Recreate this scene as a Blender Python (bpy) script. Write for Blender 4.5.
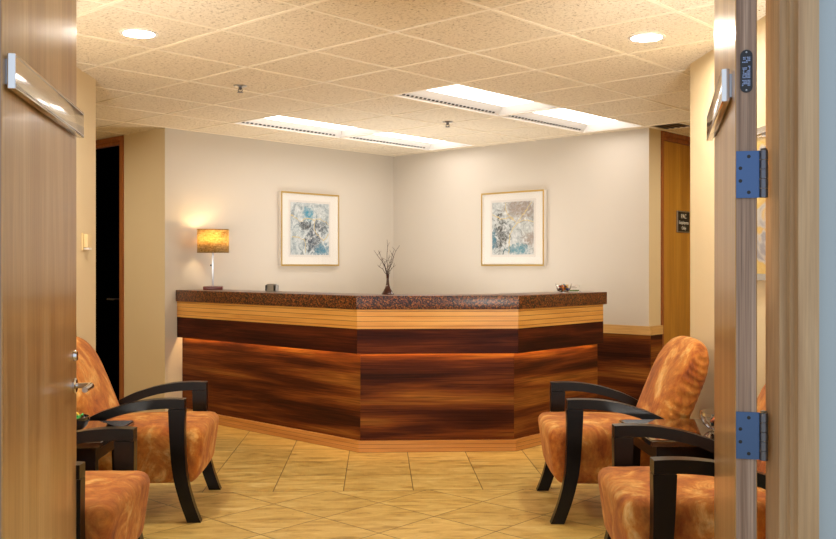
import bpy, bmesh, math, random
from mathutils import Vector, Matrix
R2 = math.sqrt(0.5)
PI = math.pi
random.seed(7)
C = bpy.context.scene.collection
for o in list(bpy.data.objects):
    bpy.data.objects.remove(o, do_unlink=True)

# ------------------------------------------------------------------ camera, world, exposure
F, TH, CY, HC, CE = 920.66, 0.0433, 265.6, 1.308, 2.4844
cam = bpy.data.cameras.new('camera')
cam.sensor_width = 36.0
cam.lens = F / 836 * 36.0
cam.shift_y = -(539 / 2 - CY) / 836
cam.clip_start = 0.05
camo = bpy.data.objects.new('camera', cam)
C.objects.link(camo)
camo.location = (0, 0, HC)
camo.rotation_euler = (PI / 2, 0, -TH)
bpy.context.scene.camera = camo

w = bpy.data.worlds.new('daylight')
bpy.context.scene.world = w
w.use_nodes = True
w.node_tree.nodes['Background'].inputs[0].default_value = (0.78, 0.87, 1.0, 1)
w.node_tree.nodes['Background'].inputs[1].default_value = 0.72

vs = bpy.context.scene.view_settings
vs.view_transform = 'Standard'
vs.look = 'None'
vs.gamma = 1
vs.use_curve_mapping = False
vs.exposure = 0.75
E_TROFFER, E_CAN, E_LED, E_BULB = 3.6, 230.0, 38.0, 80.0


def area(name, loc, aim, sx, sy, power, col):
    l = bpy.data.lights.new(name, 'AREA')
    l.shape = 'RECTANGLE'
    l.size, l.size_y = sx, sy
    l.energy = power
    l.color = col
    o = bpy.data.objects.new(name, l)
    C.objects.link(o)
    o.location = loc
    o.rotation_euler = Vector(aim).to_track_quat('-Z', 'Y').to_euler()


# added unseen fill lights: behind the door leaves, behind the counter, in both halls
area('added_upfill_left', (-1.42, 2.75, 1.0), (.08, .5, .86), .4, .4, 27, (1, .95, .88))
area('added_upfill_right', (1.5, 2.7, 1.0), (-.08, .5, .86), .4, .4, 27, (1, .95, .88))
area('added_upfill_back', (.3, 8.1, .82), (0, 0, 1), 1.5, .7, 15, (1, .95, .88))
area('added_hall_fill_left', (-3.2, 7.3, 2.44), (0, 0, -1), 1.1, .5, 13, (1, .9, .75))
area('added_hall_fill_right', (3.3, 7.0, 2.44), (0, 0, -1), 1.1, .5, 13, (1, .9, .75))


# ------------------------------------------------------------------ materials
def lin(h):
    h = h.lstrip('#')
    v = [int(h[i:i + 2], 16) / 255 for i in (0, 2, 4)]
    return tuple([(c / 12.92 if c <= .04045 else ((c + .055) / 1.055) ** 2.4) for c in v] + [1.0])


class NT:
    def __init__(s, name):
        s.m = bpy.data.materials.new(name)
        s.m.use_nodes = True
        s.t = s.m.node_tree
        s.b = s.t.nodes['Principled BSDF']
        s.out = s.t.nodes['Material Output']

    def n(s, typ, **kw):
        nd = s.t.nodes.new(typ)
        for k, v in kw.items():
            setattr(nd, k, v)
        return nd

    def l(s, a, b):
        s.t.links.new(a, b)

    def set(s, **kw):
        for k, v in kw.items():
            s.b.inputs[k.replace('_', ' ')].default_value = v
        return s

    def math(s, op, a, b=None, c=None):
        nd = s.n('ShaderNodeMath', operation=op)
        for i, v in enumerate((a, b, c)):
            if v is None:
                continue
            if isinstance(v, (int, float)):
                nd.inputs[i].default_value = v
            else:
                s.l(v, nd.inputs[i])
        return nd.outputs[0]

    def coord(s, kind='Object', scale=(1, 1, 1), rot=(0, 0, 0), rnd=False):
        if kind == 'World':
            src = s.n('ShaderNodeNewGeometry').outputs['Position']
        else:
            src = s.n('ShaderNodeTexCoord').outputs[kind]
        if rnd:
            oi = s.n('ShaderNodeObjectInfo')
            ad = s.n('ShaderNodeVectorMath', operation='ADD')
            s.l(src, ad.inputs[0])
            s.l(s.math('MULTIPLY', oi.outputs['Random'], 17.0), ad.inputs[1])
            src = ad.outputs[0]
        mp = s.n('ShaderNodeMapping')
        mp.inputs['Scale'].default_value = scale
        mp.inputs['Rotation'].default_value = rot
        s.l(src, mp.inputs[0])
        return mp.outputs[0]

    def noise(s, vec, scale=1.0, detail=4, rough=.55, dist=0.0):
        nd = s.n('ShaderNodeTexNoise')
        s.l(vec, nd.inputs['Vector'])
        nd.inputs['Scale'].default_value = scale
        nd.inputs['Detail'].default_value = detail
        nd.inputs['Roughness'].default_value = rough
        nd.inputs['Distortion'].default_value = dist
        return nd.outputs[0]

    def ramp(s, fac, stops, interp='LINEAR'):
        nd = s.n('ShaderNodeValToRGB')
        nd.color_ramp.interpolation = interp
        el = nd.color_ramp.elements
        while len(el) < len(stops):
            el.new(0.5)
        for e, (p, c) in zip(el, stops):
            e.position = p
            e.color = lin(c) if isinstance(c, str) else (c, c, c, 1)
        s.l(fac, nd.inputs[0])
        return nd.outputs[0]

    def mix(s, fac, a, b, blend='MIX'):
        nd = s.n('ShaderNodeMix', data_type='RGBA', blend_type=blend)
        for sock, v in ((nd.inputs[0], fac), (nd.inputs[6], a), (nd.inputs[7], b)):
            if isinstance(v, str):
                sock.default_value = lin(v)
            elif isinstance(v, (int, float)):
                sock.default_value = v
            else:
                s.l(v, sock)
        return nd.outputs[2]

    def bump(s, h, strength=.3, dist=.01):
        nd = s.n('ShaderNodeBump')
        nd.inputs['Strength'].default_value = strength
        nd.inputs['Distance'].default_value = dist
        s.l(h, nd.inputs['Height'])
        s.l(nd.outputs[0], s.b.inputs['Normal'])

    def color(s, c):
        if isinstance(c, str):
            s.b.inputs['Base Color'].default_value = lin(c)
        else:
            s.l(c, s.b.inputs['Base Color'])
        return s


def plain(name, col, rough=.5, metal=0.0, **kw):
    t = NT(name)
    t.color(col).set(Roughness=rough, Metallic=metal, **kw)
    return t.m


def emit(name, col, strength):
    t = NT(name)
    t.color(col)
    t.b.inputs['Emission Color'].default_value = lin(col)
    t.b.inputs['Emission Strength'].default_value = strength
    return t.m


def paint(name, col, amt=.03):
    t = NT(name)
    v = t.coord('World')
    n = t.noise(v, 160, 3)
    t.color(col).set(Roughness=.55)
    t.bump(n, .12, .002)
    return t.m


def wood(name, stops, kind='UV', scale=(1, 8, 1), fine=(6, 140, 6), fineamt=.45, rough=.35, coat=0.0, dist=1.2, rnd=False, grooves=None):
    t = NT(name)
    a = t.noise(t.coord(kind, scale, rnd=rnd), 1.0, 5, .55, dist)
    c = t.ramp(a, stops)
    f = t.noise(t.coord(kind, fine, rnd=rnd), 1.0, 3, .6, .2)
    fr = t.ramp(f, [(.3, 1 - fineamt), (.65, 1.0)])
    c = t.mix(1.0, c, fr, 'MULTIPLY')
    t.color(c).set(Roughness=rough, Coat_Weight=coat, Coat_Roughness=.12)
    t.bump(f, .08, .002)
    return t.m


M = {}
M['wall'] = paint('cream_wall_paint', '#c9c2b7')
M['wall_warm'] = paint('warm_cream_wall_paint', '#d9c6a0')
M['outer_wall'] = paint('daylight_tinted_corridor_paint', '#a6b4bc')  # bluish cast of the corridor daylight is put into the wall colour
M['dark_wood'] = wood('dark_figured_veneer', [(.28, '#220d06'), (.42, '#4f220d'), (.53, '#7d4118'), (.62, '#9c6226'), (.72, '#6a3012'), (.85, '#341308')],
                      scale=(.5, 6.5, 1), fine=(2.5, 110, 1), fineamt=.6, rough=.5, dist=.5)
M['dark_fascia'] = wood('dark_fascia_veneer', [(.3, '#220b06'), (.5, '#451a0c'), (.68, '#6b3014')],
                        scale=(.9, 9, 1), fine=(2.5, 110, 1), fineamt=.6, rough=.5, dist=.5)

for k_ in ('dark_wood', 'dark_fascia'):
    M[k_].node_tree.nodes['Principled BSDF'].inputs['Specular IOR Level'].default_value = .12


def oak_lined(name, pitch, c0, c1):
    t = NT(name)
    uv = t.coord('UV', (1.5, 22, 1))
    a = t.ramp(t.noise(uv, 1.0, 4, .5, .6), [(.3, c0), (.7, c1)])
    sx = t.n('ShaderNodeSeparateXYZ')
    t.l(t.n('ShaderNodeTexCoord').outputs['UV'], sx.inputs[0])
    fr = t.math('FRACT', t.math('DIVIDE', sx.outputs['Y'], pitch))
    g = t.math('LESS_THAN', fr, .09)
    c = t.mix(g, a, '#7a4417')
    t.color(c).set(Roughness=.38)
    t.bump(t.math('SUBTRACT', 1.0, g), .5, .003)
    return t.m


M['oak_band'] = oak_lined('lined_golden_oak', .034, '#cf8f3c', '#e8b05c')
M['oak_trim'] = oak_lined('golden_oak_base', .027, '#b97a38', '#d69c56')
M['oak_cap'] = wood('pale_oak_cap', [(.3, '#c99a58'), (.7, '#e0b878')], scale=(1.5, 20, 1), fine=(5, 120, 1), fineamt=.2, rough=.4)
M['door_oak'] = wood('satin_oak_door', [(.3, '#a9804f'), (.5, '#bb9460'), (.7, '#c9a776')], 'Object', (7, 7, .5), (110, 110, 2.5), .22, .33, .2)
M['door_edge'] = wood('oak_door_edge', [(.3, '#8c6d58'), (.55, '#ab8d77'), (.75, '#c2a894')], 'Object', (30, 30, .7), (230, 230, 3), .45, .5)
M['door_gold'] = wood('golden_veneer_door', [(.3, '#a6701c'), (.5, '#b88228'), (.7, '#c79335')], 'Object', (6, 6, .6), (90, 90, 2.5), .2, .35)
M['frame_oak'] = wood('oak_door_frame', [(.3, '#a8835c'), (.55, '#bf9e76'), (.75, '#d0b28c')], 'Object', (12, 12, .8), (120, 120, 3), .2, .45)
M['frame_red'] = wood('red_oak_frame', [(.3, '#8a4a1e'), (.7, '#b06a30')], 'Object', (26, 26, 1.0), (160, 160, 3), .3, .4)
M['black_wood'] = plain('black_lacquered_wood', '#0b0706', .3, Specular_IOR_Level=.3, Coat_Weight=.12, Coat_Roughness=.15)
M['table_top'] = plain('glossy_dark_tabletop', '#241209', .07, Coat_Weight=1.0, Coat_Roughness=.04)
M['base_wood'] = plain('red_mahogany', '#6b2414', .3)
M['black'] = plain('black_finish', '#050506', .35)
M['door_black'] = plain('black_door_face', '#010101', .6, Specular_IOR_Level=.0)
M['chrome'] = plain('polished_chrome', '#d6d4d2', .09, 1.0)
M['steel'] = plain('satin_steel', '#b9bcc2', .28, 1.0)
M['hinge'] = plain('daylight_tinted_hinge_steel', '#4f658a', .38, 1.0)  # blue of the reflected daylight is mixed into the steel colour
M['dark_steel'] = plain('dark_steel', '#6a6a70', .35, 1.0)
M['white'] = plain('white_enamel', '#eeeae4', .4)
M['mat_board'] = plain('white_mat_board', '#d9d6d1', .7)
M['gold'] = plain('gold_leaf_frame', '#bfa25e', .35, .75)
M['cream_plastic'] = plain('cream_plastic', '#dcc491', .4)
M['sign_black'] = plain('black_sign_face', '#15140f', .35)
M['sign_text'] = plain('white_sign_lettering', '#e6e2d6', .5)
M['label_black'] = plain('black_label_enamel', '#090b14', .25)
M['label_print'] = plain('pale_blue_label_print', '#8fa3cf', .4)
M['tbar'] = plain('ceiling_grid_bar', '#f2e8d4', .4)
M['reflector'] = plain('white_reflector', '#d7d6d4', .35)
M['lens'] = emit('fluorescent_lens', '#fff6ee', E_TROFFER)
M['can_lens'] = emit('downlight_lens', '#fff5e4', E_CAN)
M['led'] = emit('warm_led_strip', '#ffce8a', E_LED)
M['bulb'] = emit('warm_bulb', '#ffd9a0', E_BULB)
M['twig'] = plain('dry_brown_twig', '#3c2b26', .8)
M['vase'] = plain('dark_red_glazed_vase', '#3a0d08', .12, Coat_Weight=.6)
M['dark_bowl'] = plain('dark_glazed_bowl', '#0d0b12', .08, Coat_Weight=.6)
M['card'] = plain('white_card', '#efece6', .6)
M['card_green'] = plain('green_print', '#5f7a3c', .6)


def glass(name, tint='#ffffff', rough=.02):
    t = NT(name)
    t.color(tint).set(Roughness=rough, IOR=1.45, Transmission_Weight=1.0)
    return t.m


M['glass'] = glass('clear_glass')


def pane_mat():
    t = NT('picture_glass')
    tr = t.n('ShaderNodeBsdfTransparent')
    gl = t.n('ShaderNodeBsdfGlossy')
    gl.inputs['Roughness'].default_value = .03
    lw = t.n('ShaderNodeLayerWeight')
    lw.inputs['Blend'].default_value = .5
    fz = t.math('MULTIPLY_ADD', t.math('POWER', lw.outputs['Facing'], 5.0), .4, .03)
    mx = t.n('ShaderNodeMixShader')
    t.l(fz, mx.inputs[0])
    t.l(tr.outputs[0], mx.inputs[1])
    t.l(gl.outputs[0], mx.inputs[2])
    t.l(mx.outputs[0], t.out.inputs['Surface'])
    return t.m


M['pane'] = pane_mat()


def granite():
    t = NT('brown_speckled_granite')
    v = t.coord('World')
    vo = t.n('ShaderNodeTexVoronoi')
    vo.inputs['Scale'].default_value = 130
    t.l(v, vo.inputs['Vector'])
    sp = t.n('ShaderNodeSeparateColor')
    t.l(vo.outputs['Color'], sp.inputs[0])
    c = t.ramp(sp.outputs[0], [(0, '#1a0c08'), (.25, '#572a10'), (.5, '#8a481c'), (.75, '#a5672e'), (.92, '#26120a'), (1, '#b08044')], 'CONSTANT')
    n = t.ramp(t.noise(v, 120, 3), [(.35, .45), (.65, 1.0)])
    t.color(t.mix(1.0, c, n, 'MULTIPLY')).set(Roughness=.3)
    return t.m


M['granite'] = granite()


def fabric(name, stops):
    t = NT(name)
    a = t.noise(t.coord('Object', (6.5, 6.5, 4.5), rnd=True), 1.0, 6, .65, .7)
    c = t.ramp(a, stops)
    b = t.noise(t.coord('Object', (26, 26, 26), rnd=True), 1.0, 4, .65, .8)
    c = t.mix(1.0, c, t.ramp(b, [(.3, .72), (.6, 1.0)]), 'MULTIPLY')
    t.color(c).set(Roughness=.85, Sheen_Weight=.25, Sheen_Roughness=.4)
    t.b.inputs['Sheen Tint'].default_value = lin('#ffcf90')
    t.bump(b, .25, .006)
    return t.m


M['suede'] = fabric('burnt_orange_suede', [(.3, '#743006'), (.42, '#a2530f'), (.53, '#bd7426'), (.61, '#d39c52'), (.72, '#e4be80')])


def linen():
    t = NT('woven_linen_shade')
    v = t.coord('Object', (1, 1, 1))
    a = t.noise(t.coord('Object', (40, 40, 340)), 1.0, 2)
    b = t.noise(t.coord('Object', (340, 340, 40)), 1.0, 2)
    k = t.math('MULTIPLY', t.math('ADD', a, b), .5)
    c = t.ramp(k, [(.40, '#a3874e'), (.5, '#d8bb80'), (.62, '#f0dcae')])
    df = t.n('ShaderNodeBsdfDiffuse')
    tl = t.n('ShaderNodeBsdfTranslucent')
    t.l(c, df.inputs[0])
    t.l(c, tl.inputs[0])
    mx = t.n('ShaderNodeMixShader')
    mx.inputs[0].default_value = .6
    t.l(df.outputs[0], mx.inputs[1])
    t.l(tl.outputs[0], mx.inputs[2])
    t.l(mx.outputs[0], t.out.inputs['Surface'])
    return t.m


M['linen'] = linen()


def ceiling_tile():
    t = NT('fissured_ceiling_tile')
    v = t.coord('World', (1, 1, 1), (0, 0, PI / 4))
    n = t.noise(t.coord('World', (70, 110, 70), (0, 0, PI / 4)), 1.0, 3, .55, 1.0)
    c = t.ramp(n, [(.34, '#8f7f62'), (.42, '#e2d6c0'), (.6, '#e8decb')])
    t.color(c).set(Roughness=.9)
    t.bump(n, .35, .004)
    return t.m


M['ceil'] = ceiling_tile()


def floor_mat():
    t = NT('travertine_floor_tile')
    T = .4064
    geo = t.n('ShaderNodeNewGeometry')
    sx = t.n('ShaderNodeSeparateXYZ')
    t.l(geo.outputs['Position'], sx.inputs[0])
    X, Y = sx.outputs[0], sx.outputs[1]
    yr, x0, dx, dy = 5.356, -.2015, .0044, 5.0811

    def cell(a):        # distance to nearest joint (in tiles), tile index
        fr = t.math('FRACT', a)
        return t.math('MINIMUM', fr, t.math('SUBTRACT', 1.0, fr)), t.math('FLOOR', a)
    u1, i1 = cell(t.math('DIVIDE', t.math('SUBTRACT', X, x0), T))
    v1, j1 = cell(t.math('DIVIDE', t.math('SUBTRACT', Y, yr), T))
    xs = t.math('SUBTRACT', X, dx)
    ys = t.math('SUBTRACT', Y, dy)
    u2, i2 = cell(t.math('MULTIPLY', t.math('ADD', xs, ys), R2 / T))
    v2, j2 = cell(t.math('MULTIPLY', t.math('SUBTRACT', xs, ys), R2 / T))
    far = t.math('GREATER_THAN', Y, yr)

    def sel(a, b):      # a if far else b
        m = t.n('ShaderNodeMix', data_type='FLOAT')
        t.l(far, m.inputs[0])
        t.l(b, m.inputs[2])
        t.l(a, m.inputs[3])
        return m.outputs[0]
    d = t.math('MINIMUM', sel(u1, u2), sel(v1, v2))
    edge = t.math('DIVIDE', t.math('ABSOLUTE', t.math('SUBTRACT', Y, yr)), T)
    d = t.math('MINIMUM', d, edge)
    joint = t.math('LESS_THAN', d, .0065)
    cb = t.n('ShaderNodeCombineXYZ')
    t.l(t.math('ADD', sel(i1, i2), t.math('MULTIPLY', far, 40.0)), cb.inputs[0])
    t.l(sel(j1, j2), cb.inputs[1])
    wn = t.n('ShaderNodeTexWhiteNoise', noise_dimensions='3D')
    t.l(cb.outputs[0], wn.inputs['Vector'])
    # veining with an offset per tile
    ad = t.n('ShaderNodeVectorMath', operation='MULTIPLY_ADD')
    t.l(wn.outputs['Color'], ad.inputs[0])
    ad.inputs[1].default_value = (30, 30, 0)
    t.l(geo.outputs['Position'], ad.inputs[2])
    mp = t.n('ShaderNodeMapping')
    mp.inputs['Scale'].default_value = (4, 13, 4)
    t.l(ad.outputs[0], mp.inputs[0])
    vein = t.noise(mp.outputs[0], 1.0, 6, .62, .9)
    c = t.ramp(vein, [(.28, '#8d7036'), (.43, '#c4a258'), (.58, '#d6b86e'), (.75, '#e2cc8a')])
    pit = t.noise(ad.outputs[0], 55, 3, .6)
    c = t.mix(1.0, c, t.ramp(pit, [(.27, .62), (.36, 1.0)]), 'MULTIPLY')
    tone = t.ramp(wn.outputs['Value'], [(0, .88), (1, 1.0)])
    c = t.mix(1.0, c, tone, 'MULTIPLY')
    c = t.mix(joint, c, '#5e4a24')
    t.color(c)
    t.b.inputs['Roughness'].default_value = .32
    t.bump(t.math('SUBTRACT', 1.0, joint), .3, .002)
    return t.m


M['floor'] = floor_mat()


def art(name, seed, stops, vein, kind):
    t = NT(name)
    tc = t.n('ShaderNodeTexCoord').outputs['UV']
    mp = t.n('ShaderNodeMapping')
    mp.inputs['Location'].default_value = (seed, seed * 1.7, 0)
    mp.inputs['Scale'].default_value = (3.2, 3.2, 1)
    t.l(tc, mp.inputs[0])
    big = t.noise(mp.outputs[0], .75, 3, .5, .6)
    base = t.noise(mp.outputs[0], 2.6, 7, .72, 1.1)
    pale = t.ramp(base, stops)
    sx = t.n('ShaderNodeSeparateXYZ')
    t.l(tc, sx.inputs[0])
    U, V = sx.outputs[0], sx.outputs[1]

    speck = t.ramp(t.noise(mp.outputs[0], 5.5, 6, .75, .8), [(.36, .22), (.58, 1.0)])

    def blob(cx, cy, rx, ry, wob=.35):
        a = t.math('DIVIDE', t.math('SUBTRACT', U, cx), rx)
        b = t.math('DIVIDE', t.math('SUBTRACT', V, cy), ry)
        d = t.math('SQRT', t.math('ADD', t.math('MULTIPLY', a, a), t.math('MULTIPLY', b, b)))
        d = t.math('ADD', d, t.math('MULTIPLY', t.math('SUBTRACT', base, .5), wob * 8))
        return t.math('MULTIPLY', t.ramp(d, [(.45, 1.0), (1.0, 0.0)]), speck)
    c = pale
    if kind == 'a':
        c = t.mix(blob(.46, .78, .2, .15), c, '#1f86a6')
        c = t.mix(blob(.37, .56, .17, .12, .5), c, '#161a25')
        c = t.mix(blob(.72, .55, .25, .12, .6), c, '#39434f')
        c = t.mix(blob(.6, .25, .3, .25, .6), c, '#2b3344')
        c = t.mix(blob(.8, .1, .22, .16, .5), c, '#3f7f9c')
        lines = [[(0, .75), (.08, .73), (.22, .64), (.33, .7), (.46, .7), (.6, .68), (.79, .71), (1, .58)], [(.65, .67), (.62, .5), (.7, .38), (.84, .29), (1, .42)], [(.04, .33), (.2, .34), (.39, .29), (.41, .2), (.36, .04)]]
    else:
        c = t.mix(blob(.68, .88, .5, .25, .3), c, '#8f7f74')
        c = t.mix(blob(.2, .36, .22, .36, .7), c, '#22221f')
        c = t.mix(blob(.9, .28, .2, .14, .5), c, '#8d7f76')
        c = t.mix(blob(.02, .3, .12, .25, .4), c, '#2f6d85')
        c = t.mix(blob(.62, .1, .3, .12, .5), c, '#3c7f92')
        lines = [[(.61, .58), (.75, .72), (.97, .99)], [(.61, .58), (.53, .68), (.4, .76), (.32, .98)], [(.02, .79), (.25, .68), (.42, .7), (.53, .66)], [(.61, .58), (.82, .65), (1, .59)], [(.61, .58), (.47, .5), (.4, .38), (.42, .2), (.38, 0)]]
    wu = t.math('ADD', U, t.math('MULTIPLY', t.math('SUBTRACT', big, .5), .25))
    wv = t.math('ADD', V, t.math('MULTIPLY', t.math('SUBTRACT', base, .5), .10))
    best = None
    for ln in lines:
        for (ax, ay), (bx, by) in zip(ln, ln[1:]):
            ex, ey = bx - ax, by - ay
            L2 = ex * ex + ey * ey
            px_ = t.math('SUBTRACT', wu, ax)
            py_ = t.math('SUBTRACT', wv, ay)
            k = t.math('ADD', t.math('MULTIPLY', px_, ex / L2), t.math('MULTIPLY', py_, ey / L2))
            k = t.math('MAXIMUM', t.math('MINIMUM', k, 1.0), 0.0)
            qx = t.math('SUBTRACT', px_, t.math('MULTIPLY', k, ex))
            qy = t.math('SUBTRACT', py_, t.math('MULTIPLY', k, ey))
            d = t.math('ADD', t.math('MULTIPLY', qx, qx), t.math('MULTIPLY', qy, qy))
            best = d if best is None else t.math('MINIMUM', best, d)
    g = t.math('LESS_THAN', best, vein * vein)
    c = t.mix(g, c, '#c4b27c')
    t.color(c).set(Roughness=.5)
    return t.m


M['art_a'] = art('abstract_blue_grey_print', 3.1, [(.3, '#6b747b'), (.48, '#a3b0b6'), (.6, '#c6ccce'), (.75, '#dfe1df')], .008, 'a')
M['art_b'] = art('abstract_grey_taupe_print', 8.3, [(.3, '#767d80'), (.48, '#a7afb2'), (.6, '#c3c8c9'), (.75, '#e0e0dd')], .008, 'b')


def art_yellow():
    t = NT('yellow_grey_print')
    n = t.noise(t.coord('Object', (3, 3, 5)), 1.0, 3, .5, 1.5)
    t.color(t.ramp(n, [(.4, '#8f8d98'), (.46, '#b9b5b3'), (.52, '#d2ab4e'), (.7, '#d9bd72')])).set(Roughness=.4)
    return t.m


M['art_c'] = art_yellow()


# ------------------------------------------------------------------ mesh helpers
def link_mesh(name, bm, mat=None, parent=None, smooth=False, mats=None, auto=None):
    me = bpy.data.meshes.new(name)
    bm.normal_update()
    bmesh.ops.recalc_face_normals(bm, faces=bm.faces)
    bm.to_mesh(me)
    bm.free()
    for m in (mats or [mat]):
        me.materials.append(m)
    if smooth:
        for p in me.polygons:
            p.use_smooth = True
        if auto is not None:
            me.set_sharp_from_angle(angle=math.radians(auto))
    o = bpy.data.objects.new(name, me)
    C.objects.link(o)
    if parent:
        o.parent = parent
    return o


def struct(o):
    o['kind'] = 'structure'
    return o


def tag(o, label, cat, group=None):
    o['label'] = label
    o['category'] = cat
    if group:
        o['group'] = group
    return o


def thing(name, label, cat, loc=(0, 0, 0), rz=0, group=None):
    o = bpy.data.objects.new(name, None)
    o.empty_display_size = .1
    C.objects.link(o)
    o.location = loc
    o.rotation_euler = (0, 0, rz)
    return tag(o, label, cat, group)


def dup(root, loc, rz, label, group=None):
    r = root.copy()
    C.objects.link(r)
    r.location = loc
    r.rotation_euler = (0, 0, rz)
    r['label'] = label
    if group:
        r['group'] = group
    for ch in [c for c in bpy.data.objects if c.parent == root]:
        c = ch.copy()
        C.objects.link(c)
        c.parent = r
        for g in [q for q in bpy.data.objects if q.parent == ch]:
            d = g.copy()
            C.objects.link(d)
            d.parent = c
    return r


def add_box(bm, lo, hi, mi=0):
    vsx = [bm.verts.new((x, y, z)) for z in (lo[2], hi[2]) for y in (lo[1], hi[1]) for x in (lo[0], hi[0])]
    fs = [(0, 2, 3, 1), (4, 5, 7, 6), (0, 1, 5, 4), (2, 6, 7, 3), (0, 4, 6, 2), (1, 3, 7, 5)]
    out = []
    for f in fs:
        fc = bm.faces.new([vsx[i] for i in f])
        fc.material_index = mi
        out.append(fc)
    return vsx, out


def box(name, lo, hi, mat, parent=None, bevel=0.0, seg=2):
    bm = bmesh.new()
    add_box(bm, lo, hi)
    if bevel:
        bmesh.ops.bevel(bm, geom=bm.edges[:], offset=bevel, segments=seg, affect='EDGES', profile=.6)
    return link_mesh(name, bm, mat, parent, smooth=bool(bevel), auto=35 if bevel else None)


def add_prism(bm, pts, z0, z1, uv=None, mi=0):
    """pts: plan polygon (counter-clockwise); vertical prism."""
    a = [bm.verts.new((p[0], p[1], z0)) for p in pts]
    b = [bm.verts.new((p[0], p[1], z1)) for p in pts]
    n = len(pts)
    L = bm.loops.layers.uv.verify()
    fs = [bm.faces.new(a[::-1]), bm.faces.new(b)]
    u = 0.0
    for i in range(n):
        j = (i + 1) % n
        f = bm.faces.new((a[i], a[j], b[j], b[i]))
        le = (Vector(pts[j]) - Vector(pts[i])).length
        u0 = (uv or 0) + u
        for lp, q in zip(f.loops, ((u0, z0), (u0 + le, z0), (u0 + le, z1), (u0, z1))):
            lp[L].uv = q
        u += le
        fs.append(f)
    for f in fs[:2]:
        for lp in f.loops:
            lp[L].uv = (lp.vert.co.x + (uv or 0), lp.vert.co.y)
    for f in fs:
        f.material_index = mi
    return fs


def prism(name, pts, z0, z1, mat, parent=None, uv=None, bevel=0.0):
    bm = bmesh.new()
    add_prism(bm, pts, z0, z1, uv)
    if bevel:
        bmesh.ops.bevel(bm, geom=bm.edges[:], offset=bevel, segments=2, affect='EDGES', profile=.6)
    return link_mesh(name, bm, mat, parent, smooth=bool(bevel), auto=35 if bevel else None)


def add_extrude(bm, prof, y0, y1):
    """prof: polygon in x,z; extruded along y."""
    a = [bm.verts.new((p[0], y0, p[1])) for p in prof]
    b = [bm.verts.new((p[0], y1, p[1])) for p in prof]
    n = len(prof)
    bm.faces.new(a)
    bm.faces.new(b[::-1])
    for i in range(n):
        j = (i + 1) % n
        bm.faces.new((a[j], a[i], b[i], b[j]))


def add_lathe(bm, prof, seg=32, center=(0, 0, 0)):
    rings = []
    for r, z in prof:
        if r < 1e-6:
            rings.append([bm.verts.new((center[0], center[1], center[2] + z))])
        else:
            rings.append([bm.verts.new((center[0] + r * math.cos(2 * PI * k / seg), center[1] + r * math.sin(2 * PI * k / seg), center[2] + z)) for k in range(seg)])
    for A, B in zip(rings, rings[1:]):
        for k in range(seg):
            k2 = (k + 1) % seg
            if len(A) == 1 and len(B) == 1:
                continue
            if len(A) == 1:
                bm.faces.new((A[0], B[k2], B[k]))
            elif len(B) == 1:
                bm.faces.new((A[k], A[k2], B[0]))
            else:
                bm.faces.new((A[k], A[k2], B[k2], B[k]))


def lathe(name, prof, mat, parent=None, seg=32, center=(0, 0, 0), auto=40):
    bm = bmesh.new()
    add_lathe(bm, prof, seg, center)
    return link_mesh(name, bm, mat, parent, smooth=True, auto=auto)


def add_tube(bm, pts, radii, seg=8, cap=True):
    pts = [Vector(p) for p in pts]
    if isinstance(radii, (int, float)):
        radii = [radii] * len(pts)
    rings = []
    up = None
    for i, p in enumerate(pts):
        d = (pts[min(i + 1, len(pts) - 1)] - pts[max(i - 1, 0)]).normalized()
        if up is None:
            up = d.orthogonal().normalized()
        up = (up - d * up.dot(d)).normalized()
        s = d.cross(up)
        rings.append([bm.verts.new(p + (up * math.cos(2 * PI * k / seg) + s * math.sin(2 * PI * k / seg)) * radii[i]) for k in range(seg)])
    for A, B in zip(rings, rings[1:]):
        for k in range(seg):
            bm.faces.new((A[k], A[(k + 1) % seg], B[(k + 1) % seg], B[k]))
    if cap:
        bm.faces.new(rings[0][::-1])
        bm.faces.new(rings[-1])


def tube(name, pts, radii, mat, parent=None, seg=12):
    bm = bmesh.new()
    add_tube(bm, pts, radii, seg)
    return link_mesh(name, bm, mat, parent, smooth=True, auto=40)


def add_rbox(bm, lo, hi, r, n=10, fn=None):
    """rounded box with evenly subdivided faces; fn(v)->v shapes it afterwards."""
    lo, hi = Vector(lo), Vector(hi)
    c = (lo + hi) / 2
    h = (hi - lo) / 2
    vm = {}

    def vert(i, j, k):
        if (i, j, k) in vm:
            return vm[(i, j, k)]
        p = Vector((i / n * 2 - 1, j / n * 2 - 1, k / n * 2 - 1))
        # denser near the edges
        q = Vector([math.copysign(abs(x) ** .6, x) if abs(x) < 1 else x for x in p])
        pt = Vector([q[a] * h[a] for a in range(3)])
        inner = Vector([max(-(h[a] - r), min(h[a] - r, pt[a])) for a in range(3)])
        d = pt - inner
        if d.length > 1e-9:
            pt = inner + d.normalized() * r
        pt = pt + c
        if fn:
            pt = fn(pt)
        v = bm.verts.new(pt)
        vm[(i, j, k)] = v
        return v
    for ax in range(3):
        for s in (0, n):
            for a in range(n):
                for b in range(n):
                    ids = []
                    for da, db in ((0, 0), (1, 0), (1, 1), (0, 1)):
                        t = [0, 0, 0]
                        t[ax] = s
                        t[(ax + 1) % 3] = a + da
                        t[(ax + 2) % 3] = b + db
                        ids.append(vert(*t))
                    bm.faces.new(ids)


def arc(p0, p1, p2, n=10):
    """quadratic curve samples"""
    out = []
    for i in range(n + 1):
        t = i / n
        out.append(((1 - t) ** 2 * p0[0] + 2 * t * (1 - t) * p1[0] + t * t * p2[0], (1 - t) ** 2 * p0[1] + 2 * t * (1 - t) * p1[1] + t * t * p2[1]))
    return out


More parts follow.
